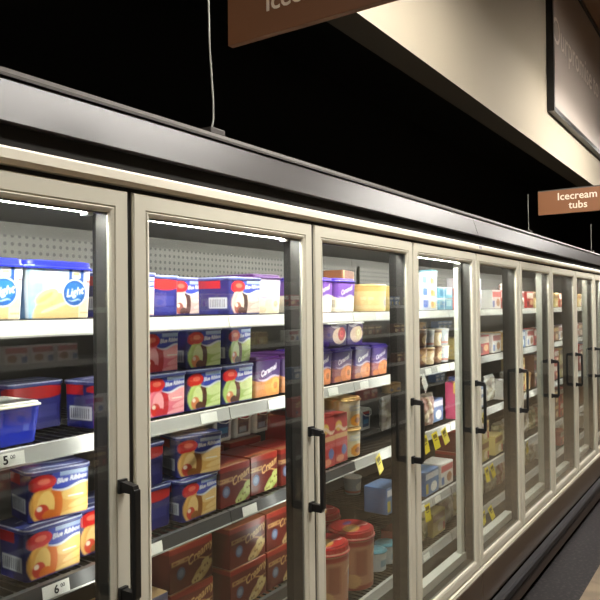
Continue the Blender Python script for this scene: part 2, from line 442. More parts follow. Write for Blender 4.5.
# thin poles standing on the canopy
def pole(x, y, z0, ln, label, lean=0.0):
    t = empty('canopy_pole', (x, y, z0))
    MB().box(-.03, .03, -.02, .02, 0, .018, .003).build('pole_foot', M['fascialip'], t)
    pts = [(0, 0, .018), (0, 0, ln)] if ln < 1 else [(-.004, 0, .018), (.004, 0, .05), (.003, 0, .10), (-.010, 0, .26), (-.014, 0, .5), (-.016, 0, ln)]
    MB().tube(pts, .0026, 8).build('rod', M['rodm'], t)
    tag(t, label, 'pole')
M['rodm'] = mat('dull_grey_rod', rgb(150, 150, 140), .5, .3)
pole(.345, 0.05, 2.1873, 2.7, 'thin grey rod rising from the canopy beside the nearest sign')
pole(3.52, 0.05, 2.1873, .26, 'thin grey rod rising from the canopy left of the Icecream tubs sign')
pole(5.62, 0.05, 2.1873, .26, 'thin grey rod standing on the canopy beneath the Icecream tubs sign')
#@@PRODUCTS
# ------------------------------------------------------------------ printed packaging
class Art:
    """ink layout of a pack, in metres: u runs round the pack (0 = middle of the front), v = height"""
    D = 1400.0
    def __init__(s, u0, u1, v0, v1, base):
        s.u0, s.u1, s.v0, s.v1 = u0, u1, v0, v1
        s.w = max(4, int((u1 - u0) * s.D)); s.h = max(4, int((v1 - v0) * s.D))
        s.a = np.zeros((s.h, s.w, 3)); s.a[:] = lin(base)
        s.U = u0 + (np.arange(s.w) + .5) / s.w * (u1 - u0); s.V = v0 + (np.arange(s.h) + .5) / s.h * (v1 - v0)
        s.UU, s.VV = np.meshgrid(s.U, s.V)
    def fill(s, mask, c): s.a[mask] = lin(c)
    def rect(s, a, b, c, d, col): s.fill((s.UU > a) & (s.UU < b) & (s.VV > c) & (s.VV < d), col)
    def ell(s, u, v, ru, rv, col, rot=0):
        du, dv = s.UU - u, s.VV - v; c, n = math.cos(rot), math.sin(rot)
        s.fill(((du * c + dv * n) / ru) ** 2 + ((-du * n + dv * c) / rv) ** 2 < 1, col)
    def swoosh(s, a, b, v, amp, th, col, ph=0):
        t = (s.UU - a) / (b - a)
        f = v + amp * np.sin(t * 2 * PI + ph)
        s.fill((t > 0) & (t < 1) & (np.abs(s.VV - f) < th * (.35 + np.sin(np.clip(t, 0, 1) * PI))), col)
    def above(s, a, b, v, amp, col, top=9, ph=0):
        t = (s.UU - a) / (b - a)
        s.fill((t > 0) & (t < 1) & (s.VV > v + amp * np.sin(t * 2 * PI + ph)) & (s.VV < top), col)
    def text(s, st, u, v, size, col, rot=0, shear=0, bold=0):
        P, T = text_tris(st, size, shear, bold); c, n = math.cos(rot), math.sin(rot)
        if not len(P): return
        Q = np.stack([u + P[:, 0] * c - P[:, 1] * n, v + P[:, 0] * n + P[:, 1] * c], 1)
        px = np.stack([(Q[:, 0] - s.u0) / (s.u1 - s.u0) * s.w, (Q[:, 1] - s.v0) / (s.v1 - s.v0) * s.h], 1)
        L = lin(col)
        for t in T:
            a, b, d = px[t[0]], px[t[1]], px[t[2]]
            x0 = max(0, int(min(a[0], b[0], d[0]))); x1 = min(s.w - 1, int(max(a[0], b[0], d[0])) + 1)
            y0 = max(0, int(min(a[1], b[1], d[1]))); y1 = min(s.h - 1, int(max(a[1], b[1], d[1])) + 1)
            if x1 < x0 or y1 < y0: continue
            X, Y = np.meshgrid(np.arange(x0, x1 + 1) + .5, np.arange(y0, y1 + 1) + .5)
            e = lambda p, q: (q[0] - p[0]) * (Y - p[1]) - (q[1] - p[1]) * (X - p[0])
            e1, e2, e3 = e(a, b), e(b, d), e(d, a)
            m = ((e1 >= 0) & (e2 >= 0) & (e3 >= 0)) | ((e1 <= 0) & (e2 <= 0) & (e3 <= 0))
            s.a[y0:y1 + 1, x0:x1 + 1][m] = L
    def soften(s, k=2):
        a = s.a.copy()
        for ax in (0, 1):
            acc = sum(np.roll(a, d, ax) for d in range(-k, k + 1)) / (2 * k + 1)
            a = acc
        s.a = a; return s
    def sample(s, u, v):
        x = min(s.w - 1, max(0, int((u - s.u0) / (s.u1 - s.u0) * s.w))); y = min(s.h - 1, max(0, int((v - s.v0) / (s.v1 - s.v0) * s.h)))
        return s.a[y, x]

def outline(w, d, r, n_front, n_side, n_corner, n_back=6):
    """rounded rectangle ring, front middle at u=0; returns points (x, y, u) in order of u, starting at the back middle"""
    r = min(r, w / 2 - 1e-4, d / 2 - 1e-4); P = []
    def seg(a, b, n): return [(a[0] + (b[0] - a[0]) * i / n, a[1] + (b[1] - a[1]) * i / n) for i in range(n)]
    def arc(cx, cy, a0, a1, n): return [(cx + r * math.cos(a0 + (a1 - a0) * i / n), cy + r * math.sin(a0 + (a1 - a0) * i / n)) for i in range(n)]
    hw, hd = w / 2, d / 2
    P += seg((0, hd), (-hw + r, hd), n_back // 2); P += arc(-hw + r, hd - r, PI / 2, PI, n_corner)
    P += seg((-hw, hd - r), (-hw, -hd + r), n_side); P += arc(-hw + r, -hd + r, PI, 1.5 * PI, n_corner)
    P += seg((-hw + r, -hd), (hw - r, -hd), n_front); P += arc(hw - r, -hd + r, 1.5 * PI, 2 * PI, n_corner)
    P += seg((hw, -hd + r), (hw, hd - r), n_side); P += arc(hw - r, hd - r, 0, PI / 2, n_corner)
    P += seg((hw - r, hd), (0, hd), n_back // 2)
    # cumulative distance, zero at the front middle
    per = [0]
    for i in range(1, len(P)): per.append(per[-1] + math.dist(P[i], P[i - 1]))
    tot = per[-1] + math.dist(P[-1], P[0])
    return [(p[0], p[1], q - tot / 2) for p, q in zip(P, per)], tot

def printed_solid(name, w, d, h, r, art, taper=1.0, top_art=None, cols=(60, 26, 6), rows=44, z0=0, edge=.002):
    ring, tot = outline(w, d, r, *cols); n = len(ring)
    V = []; Cc = []; F = []
    zs = [0] + [edge + (h - 2 * edge) * i / rows for i in range(rows + 1)] + [h]
    for i, z in enumerate(zs):
        t = z / h; k = taper + (1 - taper) * t
        if i in (0, len(zs) - 1): k *= 1 - 2 * edge / w
        for x, y, u in ring:
            V.append((x * k, y * k, z0 + z)); Cc.append(art.sample(u, z))
    R = len(zs)
    for i in range(R - 1):
        for j in range(n): F.append((i * n + j, i * n + (j + 1) % n, (i + 1) * n + (j + 1) % n, (i + 1) * n + j))
    # caps
    F.append(tuple(range(n))[::-1])
    k1 = (1 - 2 * edge / w); last = (R - 1) * n
    if top_art is None: F.append(tuple(range(last, last + n)))
    else:
        rr = 14
        for q in range(1, rr + 1):
            s = k1 * (1 - q / rr); s = max(s, .001)
            for x, y, u in ring: V.append((x * s, y * s, z0 + h)); Cc.append(top_art.sample(x * s, y * s))
        for q in range(rr):
            a, b = last + q * n, last + (q + 1) * n
            for j in range(n): F.append((a + j, a + (j + 1) % n, b + (j + 1) % n, b + j))
        for q in range(last, last + n): Cc[q] = top_art.sample(V[q][0], V[q][1])
    F = [f[::-1] for f in F]
    me = bpy.data.meshes.new(name); me.from_pydata(V, [], F)
    at = me.color_attributes.new('ink', 'FLOAT_COLOR', 'POINT')
    buf = np.ones((len(V), 4)); buf[:, :3] = np.array(Cc); at.data.foreach_set('color', buf.ravel())
    me.materials.append(M['print'])
    bm = bmesh.new(); bm.from_mesh(me); bmesh.ops.recalc_face_normals(bm, faces=bm.faces); bm.to_mesh(me); bm.free()
    return me
def plain_lid(name, w, d, r, h, z, m, over=.004, rim=.006):
    """a lid with a rolled rim and a raised centre"""
    bm = bmesh.new(); ring, _ = outline(w + 2 * over, d + 2 * over, r + over, 6, 4, 6)
    prof = [(1, z - h), (1, z - h + rim * .5), (1 - .010 / w, z - h + rim), (1 - .012 / w, z - .002), (1 - .03 / w, z), (1 - .05 / w, z - .002), (.5, z - .002)]
    loops = []
    for k, zz in prof: loops.append([bm.verts.new((x * k, y * k, zz)) for x, y, u in ring])
    n = len(ring)
    for a, b in zip(loops, loops[1:]):
        for j in range(n): bm.faces.new((a[j], a[(j + 1) % n], b[(j + 1) % n], b[j]))
    bm.faces.new(loops[0][::-1]); bm.faces.new(loops[-1])
    bmesh.ops.recalc_face_normals(bm, faces=bm.faces)
    me = bpy.data.meshes.new(name); bm.to_mesh(me); bm.free(); me.materials.append(m); return me

KIND = {}; 
def plastic(name, r, g, b, rough=.3): return mat(name, rgb(r, g, b), rough)
P = dict(blue=plastic('cobalt_plastic', 36, 44, 190), navy=plastic('navy_film', 40, 44, 100, .18), purple=plastic('purple_plastic', 84, 40, 108),
         violet=plastic('violet_plastic', 66, 44, 150), tan=plastic('tan_plastic', 216, 176, 112), red=plastic('red_plastic', 170, 34, 34),
         white=plastic('white_plastic', 232, 232, 226), cream=plastic('cream_plastic', 232, 214, 176), teal=plastic('teal_plastic', 110, 170, 186),
         brown=plastic('brown_plastic', 96, 62, 44), pink=plastic('pink_plastic', 220, 110, 140), green=plastic('green_plastic', 120, 160, 90))
P['clear'] = M['clear']
def kind(key, name, cat, body, lid=None, extra=()):
    KIND[key] = dict(name=name, cat=cat, body=body, lid=lid, extra=extra)

# --- cream 'Light' tub under a cobalt lid
def k_light():
    w, d, h = .184, .13, .128
    A = Art(-.33, .33, 0, h, (214, 222, 230))
    A.rect(-.095, -.055, 0, h, (150, 190, 224)); A.rect(-.18, -.105, 0, h, (110, 150, 196))
    A.rect(-.085, .025, .085, h, (196, 226, 246)); A.rect(-.05, .02, .10, h, (222, 238, 250))
    A.ell(-.01, .0, .075, .062, (224, 192, 134)); A.ell(-.045, .052, .035, .016, (232, 204, 150), .4)
    A.ell(-.05, .05, .026, .006, (222, 186, 120), .5); A.ell(-.02, .028, .045, .005, (250, 232, 188), .3)
    A.rect(.018, .062, .066, h, (30, 84, 170)); A.rect(.066, .09, .0, h, (250, 252, 255)); A.rect(.05, .086, 0, .052, (246, 226, 186))
    A.rect(.028, .052, .098, .118, (240, 244, 250)); A.rect(.031, .049, .104, .112, (190, 170, 120))
    A.ell(.036, .062, .036, .034, (236, 244, 252)); A.ell(.036, .062, .033, .031, (26, 92, 172)); A.ell(.036, .066, .028, .022, (34, 112, 190))
    A.text('Light', .036, .064, .027, (245, 250, 255), .18, .3, .0004); A.swoosh(.018, .056, .044, .002, .0010, (220, 240, 250), 3)
    A.rect(.07, .09, .088, .093, (216, 90, 80)); A.rect(.055, .085, .012, .015, (190, 150, 100))
    kind('light', 'ice_cream_tub', 'ice cream tub', printed_solid('body', w, d, h, .022, A.soften(), .93, cols=(110, 40, 8), rows=80),
         plain_lid('lid', w, d, .022, .020, h + .011, P['blue'], .005))
k_light()

# --- navy-script ribbon tubs in several flavours
def k_ribbon(key, main, dark, lite, fruit, plain=False, lidmat='navy', w=.156, d=.115, h=.112):
    A = Art(-.28, .28, 0, h, (34, 36, 104))
    f = w / 2
    A.rect(-f - .09, -f - .012, .02, .055, (206, 210, 216))
    for i in range(9): A.rect(-f - .085 + i * .0075, -f - .082 + i * .0075, .024, .05, (60, 60, 80))
    A.rect(-.28, -f - .04, .085, h, (176, 30, 34)); A.rect(-.28, -f - .05, .0, .016, (50, 52, 130))
    if plain:
        A.rect(-f, f, 0, h, (36, 38, 110)); A.swoosh(-f - .03, f + .02, .098, .004, .014, (190, 34, 34)); A.rect(-f + .02, f - .02, .03, .06, (60, 62, 130))
        A.rect(-f - .004, -f + .006, 0, h, (196, 40, 40))
    else:
        A.ell(.012, .036, .088, .066, tuple(min(255, c * 1.08) for c in main)); A.rect(.0, f + .01, 0, .07, main)
        A.ell(.012, .034, .080, .060, main)
        A.ell(.052, .060, .05, .020, lite, .2); A.ell(.06, .03, .04, .008, lite, .2); A.ell(.05, .012, .05, .006, lite, .1)
        A.ell(-.012, .036, .018, .040, dark); A.ell(-.036, .034, .022, .036, lite, -.1); A.ell(-.046, .022, .018, .018, fruit)
        A.ell(-.03, .014, .016, .010, dark, .3); A.ell(-.052, .030, .007, .006, (250, 230, 210))
        A.above(-.02, f + .012, .070, .006, (44, 64, 160), ph=PI); A.above(-.02, f + .012, .078, .006, (52, 70, 176), ph=PI)
        A.swoosh(-.02, f + .012, .072, .006, .0022, (226, 232, 246), PI); A.rect(.0, f + .02, .1, h, (168, 190, 226))
        A.text('Blue Ribbon', .030, .090, .016, (240, 244, 252), .06, .3, .0005)
        A.ell(-.042, .091, .033, .018, (214, 34, 32)); A.ell(-.060, .084, .016, .012, (206, 30, 30)); A.ell(-.040, .093, .016, .007, (240, 120, 96))
        A.rect(.02, .06, .046, .049, (250, 250, 245)) if key != 'mint' else None
        A.rect(-f - .01, f, 0, .004, (40, 44, 130))
    B = Art(-w / 2, w / 2, -d / 2, d / 2, (52, 58, 120)); B.ell(0, 0, w * .42, d * .4, (70, 76, 140)); B.swoosh(-.07, .07, -.04, .004, .004, (210, 216, 232)); B.swoosh(-.06, .07, .01, .006, .006, (200, 206, 226))
    body = printed_solid('body', w, d, h, .014, A.soften(), .97, cols=(80, 40, 6), rows=60)
    R = Art(-.3, .3, 0, .02, (66, 74, 140)); R.rect(-.3, .3, .008, .011, (200, 206, 226))
    for i in range(-12, 13): R.ell(i * .013, .012, .005, .003, (190, 196, 220), i)
    lid = printed_solid('lid', w + .006, d + .006, .012, .016, R.soften(1), 1, B.soften(), cols=(60, 24, 6), rows=5, z0=h - .002)
    kind(key, 'ice_cream_tub', 'ice cream tub', body, lid)
k_ribbon('straw', (236, 120, 140), (196, 44, 54), (250, 170, 176), (206, 50, 40))
k_ribbon('mint', (176, 204, 110), (84, 46, 34), (214, 230, 160), (226, 140, 90))
k_ribbon('mango', (240, 178, 86), (230, 120, 34), (250, 208, 120), (214, 70, 50))
k_ribbon('gold', (226, 176, 98), (150, 92, 40), (244, 208, 142), (206, 70, 50))
k_ribbon('straw_s', (236, 120, 140), (196, 44, 54), (250, 170, 176), (206, 50, 40), w=.14)
k_ribbon('navyplain', 0, 0, 0, 0, plain=True)
k_ribbon('cookies', (204, 176, 166), (70, 40, 34), (222, 204, 192), (150, 80, 66), w=.16, d=.15)

# --- purple lidded caramel tubs
def k_caramel(key, base, scoop, lidm, band=(78, 58, 108), text='Caramel', pale=False):
    w, d, h = .152, .19, .128
    A = Art(-.34, .34, 0, h, base)
    A.above(-.34, .34, .066, 0, band); A.above(-.09, .09, .062, .008, band, ph=PI)
    A.ell(.03, .030, .05, .034, scoop); A.ell(.045, .034, .026, .026, tuple(min(255, c * 1.12) for c in scoop)); A.ell(.045, .034, .012, .012, tuple(c * .86 for c in scoop))
    A.ell(-.04, .014, .03, .012, tuple(c * .9 for c in scoop))
    A.swoosh(-.06, .07, .062, .006, .003, (190, 180, 206), PI); A.text(text, .0, .088, .027, (240, 236, 246), .28, .3, .0006)
    A.rect(-.2, -.08, .02, .05, tuple(c * .8 for c in base))
    kind(key, 'ice_cream_tub', 'ice cream tub', printed_solid('body', w, d, h, .012, A.soften(), .94, cols=(70, 36, 5), rows=50), plain_lid('lid', w, d, .012, .016, h + .010, P[lidm], .004))
k_caramel('caramel', (196, 138, 92), (226, 150, 84), 'purple')
k_caramel('caramel_v', (150, 96, 104), (220, 140, 92), 'violet', (86, 70, 132))
k_caramel('whitetub', (238, 228, 206), (250, 240, 222), 'violet', (104, 66, 150), 'Caramel')
k_caramel('whitetub_p', (238, 228, 206), (246, 226, 190), 'purple', (210, 200, 220), '')
def k_swirl(key, c):
    w, d, h = .152, .17, .098
    A = Art(-.34, .34, 0, h, (92, 76, 124)); A.rect(-.34, .34, 0, .03, (70, 46, 130))
    A.ell(.01, .045, .055, .034, (242, 216, 196)); A.ell(.028, .052, .030, .028, c); A.ell(.028, .052, .014, .014, tuple(min(255, v * 1.2) for v in c)); A.ell(.028, .052, .006, .006, c)
    A.swoosh(-.06, .06, .088, .006, .005, (222, 216, 234), PI)
    kind(key, 'ice_cream_tub', 'ice cream tub', printed_solid('body', w, d, h, .012, A.soften(), .94, cols=(60, 30, 5), rows=44), plain_lid('lid', w, d, .012, .014, h + .009, P['white'], .004))
k_swirl('swirl_r', (214, 70, 80)); k_swirl('swirl_c', (240, 220, 180))

# --- dark red cartons
def k_red(key, pic, pic2, w=.186, d=.15, h=.128, flap=True):
    A = Art(-.34, .34, 0, h, (104, 34, 29))
    A.above(-.34, .34, .108, .004, (150, 44, 36)); A.rect(-.34, .34, 0, .012, (108, 34, 28)); A.rect(-.16, -.1, .03, .09, (108, 36, 30))
    A.rect(-.084, -.012, .076, .090, (180, 140, 90)); A.rect(-.078, -.018, .080, .086, (132, 66, 44))
    A.text('Creamy', .036, .086, .036, (222, 180, 120), .30, .35, .0006); A.text('Classic', -.048, .083, .012, (226, 190, 130))
    A.swoosh(.01, .09, .066, .004, .0015, (210, 160, 100))
    A.ell(-.046, .048, .018, .018, (96, 108, 140)); A.ell(-.046, .048, .011, .011, (130, 146, 176))
    A.ell(.046, .026, .050, .020, pic, .5); A.ell(.062, .042, .024, .020, pic2, .6); A.ell(.022, .012, .024, .012, pic2, .2)
    for i in range(7): A.ell(.014 + i * .011, .008 + .008 * i - .006 * (i % 2), .004, .003, (124, 80, 44), i)
    A.rect(-.34, .34, h - .003, h, (170, 90, 60))
    B = Art(-w / 2, w / 2, -d / 2, d / 2, (132, 44, 38)); B.rect(-w / 2, w / 2, -.02, .02, (120, 38, 32)); B.rect(-w / 2, w / 2, -.075, -.045, (160, 96, 66)) if flap else None
    kind(key, 'ice_cream_carton', 'ice cream carton', printed_solid('body', w, d, h, .003, A.soften(), 1, B.soften(), cols=(80, 30, 2), rows=54))
k_red('red', (206, 170, 110), (222, 196, 140)); k_red('red_g', (160, 176, 96), (190, 200, 120), w=.15)
k_red('red_s', (206, 170, 110), (222, 196, 140), w=.15)

# --- simple one-off packs
def k_simple(key, name, cat, w, d, h, r, base, shapes, lid=None, taper=1.0, lidh=.014, top=None, dens=40, lover=.004):
    tot = 2 * (w + d); A = Art(-tot / 2 - .01, tot / 2 + .01, 0, h, base)
    for s in shapes: getattr(A, s[0])(*s[1:])
    B = None
    if top:
        B = Art(-w / 2, w / 2, -d / 2, d / 2, top[0])
        for s in top[1]: getattr(B, s[0])(*s[1:])
        B.soften()
    kind(key, name, cat, printed_solid('body', w, d, h, r, A.soften(), taper, B, cols=(dens if r < w * .4 else 2, dens // 2 if r < w * .4 else 2, 5 if r < w * .4 else 16), rows=dens),
         plain_lid('lid', w, d, r, lidh, h + lidh * .7, P[lid], lover) if lid else None)
k_simple('bigblue', 'ice_cream_tub', 'ice cream tub', .20, .15, .088, .02, (28, 52, 200), [('rect', .055, .07, .03, .045, (90, 110, 220)), ('rect', -.3, .3, .076, .08, (50, 80, 226))], 'clear', .9, .012)
k_simple('bluecream', 'ice_cream_tub', 'ice cream tub', .20, .12, .12, .014, (208, 190, 160), [('rect', -.1, .05, .06, .10, (200, 190, 120)), ('rect', .066, .074, 0, .12, (120, 90, 80)), ('ell', .085, .05, .008, .03, (214, 170, 120)), ('rect', -.08, .06, .01, .05, (120, 110, 150))], 'blue', .96, .016)
k_simple('yellow', 'ice_cream_tub', 'ice cream tub', .150, .150, .112, .074, (222, 208, 168), [('ell', .0, .026, .044, .026, (216, 142, 40)), ('ell', .0, .026, .018, .012, (140, 76, 30)), ('rect', -.05, .05, .066, .09, (196, 196, 190)), ('rect', -.03, .04, .074, .082, (230, 220, 190)), ('rect', -.24, -.09, .0, .12, (210, 170, 96))], 'tan', .95, .014)
k_simple('redtub', 'ice_cream_tub', 'ice cream tub', .205, .205, .22, .102, (178, 120, 92), [('rect', -.30, .30, .0, .02, (150, 66, 50)), ('ell', .05, .11, .028, .04, (120, 120, 150)), ('swoosh', .0, .14, .13, .02, .006, (226, 190, 150)), ('rect', -.09, -.03, .06, .17, (150, 86, 66)), ('ell', -.1, .04, .04, .03, (200, 150, 100)), ('rect', -.3, .3, .185, .205, (160, 50, 42))], 'red', .94, .03)
k_simple('redlid_top', 'x', 'x', .18, .18, .006, .089, (176, 36, 36), [], top=((176, 36, 36), [('ell', -.03, -.02, .05, .035, (232, 170, 90), .2), ('ell', -.03, -.02, .03, .02, (240, 200, 140), .2), ('ell', .02, .03, .03, .014, (80, 70, 130)), ('swoosh', .0, .07, -.04, .01, .004, (240, 200, 190))]))
k_simple('pail', 'ice_cream_pail', 'ice cream pail', .108, .10, .10, .01, (196, 194, 186), [('rect', -.034, .034, .014, .078, (40, 58, 100)), ('rect', -.026, .03, .03, .052, (60, 130, 170)), ('rect', -.034, .034, .078, .092, (176, 40, 40))], 'clear', .92, .012)
k_simple('pail_r', 'ice_cream_pail', 'ice cream pail', .108, .10, .10, .01, (196, 194, 186), [('rect', -.034, .034, .014, .078, (70, 60, 72)), ('rect', -.026, .02, .02, .04, (120, 140, 160)), ('rect', -.034, .034, .07, .092, (170, 50, 44))], 'clear', .92, .012)
k_simple('bluebox', 'ice_cream_carton', 'ice cream carton', .17, .14, .17, .004, (96, 96, 126), [('rect', -.08, .08, .11, .15, (150, 140, 170)), ('ell', .03, .06, .05, .03, (190, 150, 110)), ('swoosh', -.08, .08, .1, .01, .006, (70, 80, 150))], top=((190, 160, 110), [('rect', -.09, .09, -.08, -.03, (170, 140, 100))]))
k_simple('cream_round', 'ice_cream_tub', 'ice cream tub', .17, .17, .115, .084, (240, 208, 150), [('ell', .03, .04, .03, .022, (150, 150, 180)), ('rect', -.3, .3, .09, .115, (226, 180, 110))], 'tan', .93, .01)
k_simple('paperbag', 'frozen_dessert_pack', 'dessert pack', .19, .10, .19, .012, (220, 176, 120), [('rect', -.08, .08, .14, .19, (120, 70, 40)), ('rect', -.05, .05, .08, .15, (206, 206, 210)), ('ell', .02, .06, .04, .02, (206, 110, 90)), ('rect', -.3, -.09, 0, .2, (140, 86, 50))])
k_simple('redcard', 'ice_cream_carton', 'ice cream carton', .10, .12, .196, .003, (196, 74, 70), [('rect', -.05, .05, .10, .12, (226, 180, 130)), ('ell', .02, .05, .02, .02, (110, 120, 170)), ('ell', -.02, .15, .025, .02, (230, 190, 90)), ('swoosh', -.05, .05, .14, .01, .006, (240, 210, 180)), ('ell', -.01, .02, .03, .014, (226, 150, 120))])
k_simple('whiteblue', 'ice_cream_carton', 'ice cream carton', .21, .14, .060, .004, (206, 210, 216), [('rect', -.075, -.02, .014, .05, (74, 110, 190)), ('rect', .02, .08, .01, .04, (240, 206, 130)), ('rect', -.1, .1, .05, .058, (200, 214, 240)), ('ell', .04, .03, .02, .014, (200, 150, 80))])
k_simple('tealbox', 'ice_cream_carton', 'ice cream carton', .20, .16, .060, .004, (120, 176, 196), [('rect', -.08, .0, .012, .045, (70, 130, 170)), ('rect', .01, .08, .02, .05, (190, 220, 226)), ('rect', -.3, .3, .054, .060, (200, 214, 214)), ('rect', -.03, -.02, 0, .06, (226, 236, 240))])
k_simple('teallid', 'ice_cream_tub', 'ice cream tub', .10, .10, .085, .048, (226, 236, 240), [('rect', -.03, .03, .02, .05, (160, 190, 210))], 'teal', .94, .01)
k_simple('cup', 'ice_cream_cup', 'ice cream cup', .092, .092, .085, .045, (220, 196, 156), [('ell', .0, .04, .03, .022, (240, 226, 200)), ('rect', -.2, .2, .07, .085, (120, 84, 60)), ('ell', .01, .03, .016, .01, (170, 110, 70))], 'cream', .85, .008, lover=.002)
k_simple('cup_b', 'ice_cream_cup', 'ice cream cup', .092, .092, .085, .045, (136, 100, 76), [('ell', .0, .04, .03, .024, (206, 176, 130)), ('rect', -.2, .2, .0, .01, (90, 60, 50)), ('ell', .01, .04, .01, .01, (120, 50, 40))], 'brown', .85, .008, lover=.002)
k_simple('cup_g', 'ice_cream_cup', 'ice cream cup', .092, .092, .085, .045, (170, 180, 186), [('ell', .0, .04, .03, .022, (210, 214, 210)), ('rect', -.2, .2, .01, .02, (196, 130, 120))], 'white', .85, .008, lover=.002)
k_simple('pinkpack', 'dessert_carton', 'dessert carton', .08, .06, .20, .003, (186, 70, 104), [('rect', -.05, .05, .14, .2, (226, 196, 90)), ('ell', 0, .07, .02, .04, (240, 190, 200)), ('rect', -.03, .03, .02, .035, (240, 230, 240))])
k_simple('rainbow', 'dessert_carton', 'dessert carton', .12, .06, .22, .003, (60, 80, 150), [('rect', -.06, -.03, 0, .22, (70, 160, 110)), ('ell', .01, .1, .02, .08, (240, 140, 60)), ('ell', .012, .09, .01, .06, (250, 220, 90)), ('rect', .035, .06, 0, .22, (190, 50, 60))])
k_simple('sticks_r', 'ice_cream_carton', 'ice cream carton', .17, .12, .12, .003, (190, 60, 60), [('rect', -.08, .08, .07, .11, (236, 224, 210)), ('ell', .03, .04, .04, .02, (240, 200, 150)), ('rect', -.08, -.03, .01, .05, (110, 40, 40))])
k_simple('sticks_w', 'ice_cream_carton', 'ice cream carton', .17, .12, .12, .003, (228, 226, 220), [('rect', -.08, .08, .075, .11, (190, 90, 90)), ('ell', .03, .04, .035, .025, (170, 120, 80)), ('rect', -.08, -.04, .01, .05, (90, 120, 180))])
k_simple('sticks_y', 'ice_cream_carton', 'ice cream carton', .17, .12, .12, .003, (216, 196, 126), [('rect', -.08, .08, .075, .11, (150, 104, 60)), ('ell', .02, .035, .04, .025, (240, 226, 190)), ('rect', .05, .08, .01, .05, (190, 80, 60))])
k_simple('sticks_b', 'ice_cream_carton', 'ice cream carton', .17, .12, .12, .003, (104, 132, 176), [('rect', -.08, .08, .08, .11, (226, 230, 236)), ('ell', .02, .035, .04, .025, (236, 236, 230)), ('rect', -.08, -.05, .01, .06, (206, 190, 90))])
k_simple('sticks_n', 'ice_cream_carton', 'ice cream carton', .17, .12, .12, .003, (110, 74, 54), [('rect', -.08, .08, .08, .105, (210, 176, 120)), ('ell', .02, .035, .04, .025, (226, 196, 156)), ('rect', -.08, -.05, .01, .05, (180, 60, 50))])

def crumpled_bag(key, cols):
    """pillow bag of frozen food"""
    w, h, dd = .17, .17, .07; nu, nv = 28, 26; V = []; C_ = []; F = []
    g = rng.normal(size=(6, 6)); 
    for side in (-1, 1):
        for j in range(nv + 1):
            for i in range(nu + 1):
                a, b2 = i / nu * 2 - 1, j / nv * 2 - 1
                t = max(0, (1 - a * a)) ** .5 * max(0, (1 - b2 ** 4)) ** .5
                wr = .10 * math.sin(9 * a + 4 * b2 + g[0, 0]) + .08 * math.sin(13 * b2 - 5 * a + g[1, 1])
                V.append((a * w / 2 * (1 - .06 * (1 - b2 * b2)), side * dd / 2 * t * (1 + wr), .001 + (b2 + 1) / 2 * h))
                q = math.sin(5 * a + g[2, 2]) * math.sin(4 * b2 + g[3, 3]) + .5 * math.sin(11 * a * b2 + 2)
                c = cols[0] if q > .35 else cols[1] if q > -.2 else cols[2]
                if b2 > .8: c = cols[3]
                C_.append(lin(c))
    n1 = (nu + 1) * (nv + 1)
    for s in (0, 1):
        for j in range(nv):
            for i in range(nu):
                q = s * n1 + j * (nu + 1) + i; f = (q, q + 1, q + nu + 2, q + nu + 1); F.append(f if s == 0 else f[::-1])
    me = bpy.data.meshes.new('bag'); me.from_pydata(V, [], F)
    at = me.color_attributes.new('ink', 'FLOAT_COLOR', 'POINT'); buf = np.ones((len(V), 4)); buf[:, :3] = np.array(C_); at.data.foreach_set('color', buf.ravel())
    bm = bmesh.new(); bm.from_mesh(me); bmesh.ops.remove_doubles(bm, verts=bm.verts, dist=.0002); bmesh.ops.recalc_face_normals(bm, faces=bm.faces); bm.to_mesh(me); bm.free()
    me.materials.append(M['print'])
    KIND[key] = dict(name='frozen_dessert_bag', cat='dessert bag', body=me, lid=None, extra=())
crumpled_bag('bag_c', [(226, 206, 176), (176, 130, 110), (200, 160, 150), (110, 96, 80)])
crumpled_bag('bag_w', [(226, 224, 216), (196, 190, 170), (160, 150, 140), (214, 214, 210)])
crumpled_bag('bag_g', [(216, 210, 176), (150, 150, 110), (190, 176, 140), (120, 116, 90)])

def kdims(k):
    b = KIND[k]['body']; xs = [v.co.x for v in b.vertices]; ys = [v.co.y for v in b.vertices]; zs = [v.co.z for v in b.vertices]
    top = max(zs)
    if KIND[k]['lid']: top = max(top, max(v.co.z for v in KIND[k]['lid'].vertices))
    w_ = max(xs) - min(xs); d_ = max(ys) - min(ys)
    if KIND[k]['lid']:
        L_ = KIND[k]['lid'].vertices; w_ = max(w_, 2 * max(v.co.x for v in L_)); d_ = max(d_, 2 * max(v.co.y for v in L_))
    return w_, d_, top
DIM = {k: kdims(k) for k in KIND}
PROTO = {}
def put(k, x, y, z, label, rz=0.0, group=None):
    """place a pack; x = centre, y = middle of its front, z = what it stands on"""
    K = KIND[k]; d = DIM[k][1]
    loc = (x + math.sin(rz) * -d / 2, y + math.cos(rz) * d / 2, z + .0008)
    single = K['lid'] is None
    if k in PROTO: o = copy_tree(PROTO[k])
    elif single: o = link(K['name'], K['body'])
    else:
        o = empty(K['name']); link('body', K['body'], o); link('lid', K['lid'], o)
        if k == 'redtub': link('lid_print', KIND['redlid_top']['body'], o, (0, 0, DIM['redtub'][2] - .001))
        if k.startswith('pail'):
            MB().tube([(-.052, -.0, .095), (-.050, -.052, .092), (-.03, -.062, .075), (0, -.064, .070), (.03, -.062, .075), (.050, -.052, .092), (.052, 0, .095)], .0022, 6).build('pail_handle', P['white'], o)
    PROTO.setdefault(k, o)
    o.location = loc; o.rotation_euler = (0, 0, rz)
    if 'group' in o: del o['group']
    tag(o, label, K['cat'], group); return o
FR = .182      # front line of the packs
zA, zB, zC, zD, zE = 1.6855, 1.4035, 1.0835, .7505, .5055
def H(k): return DIM[k][2] + .0016

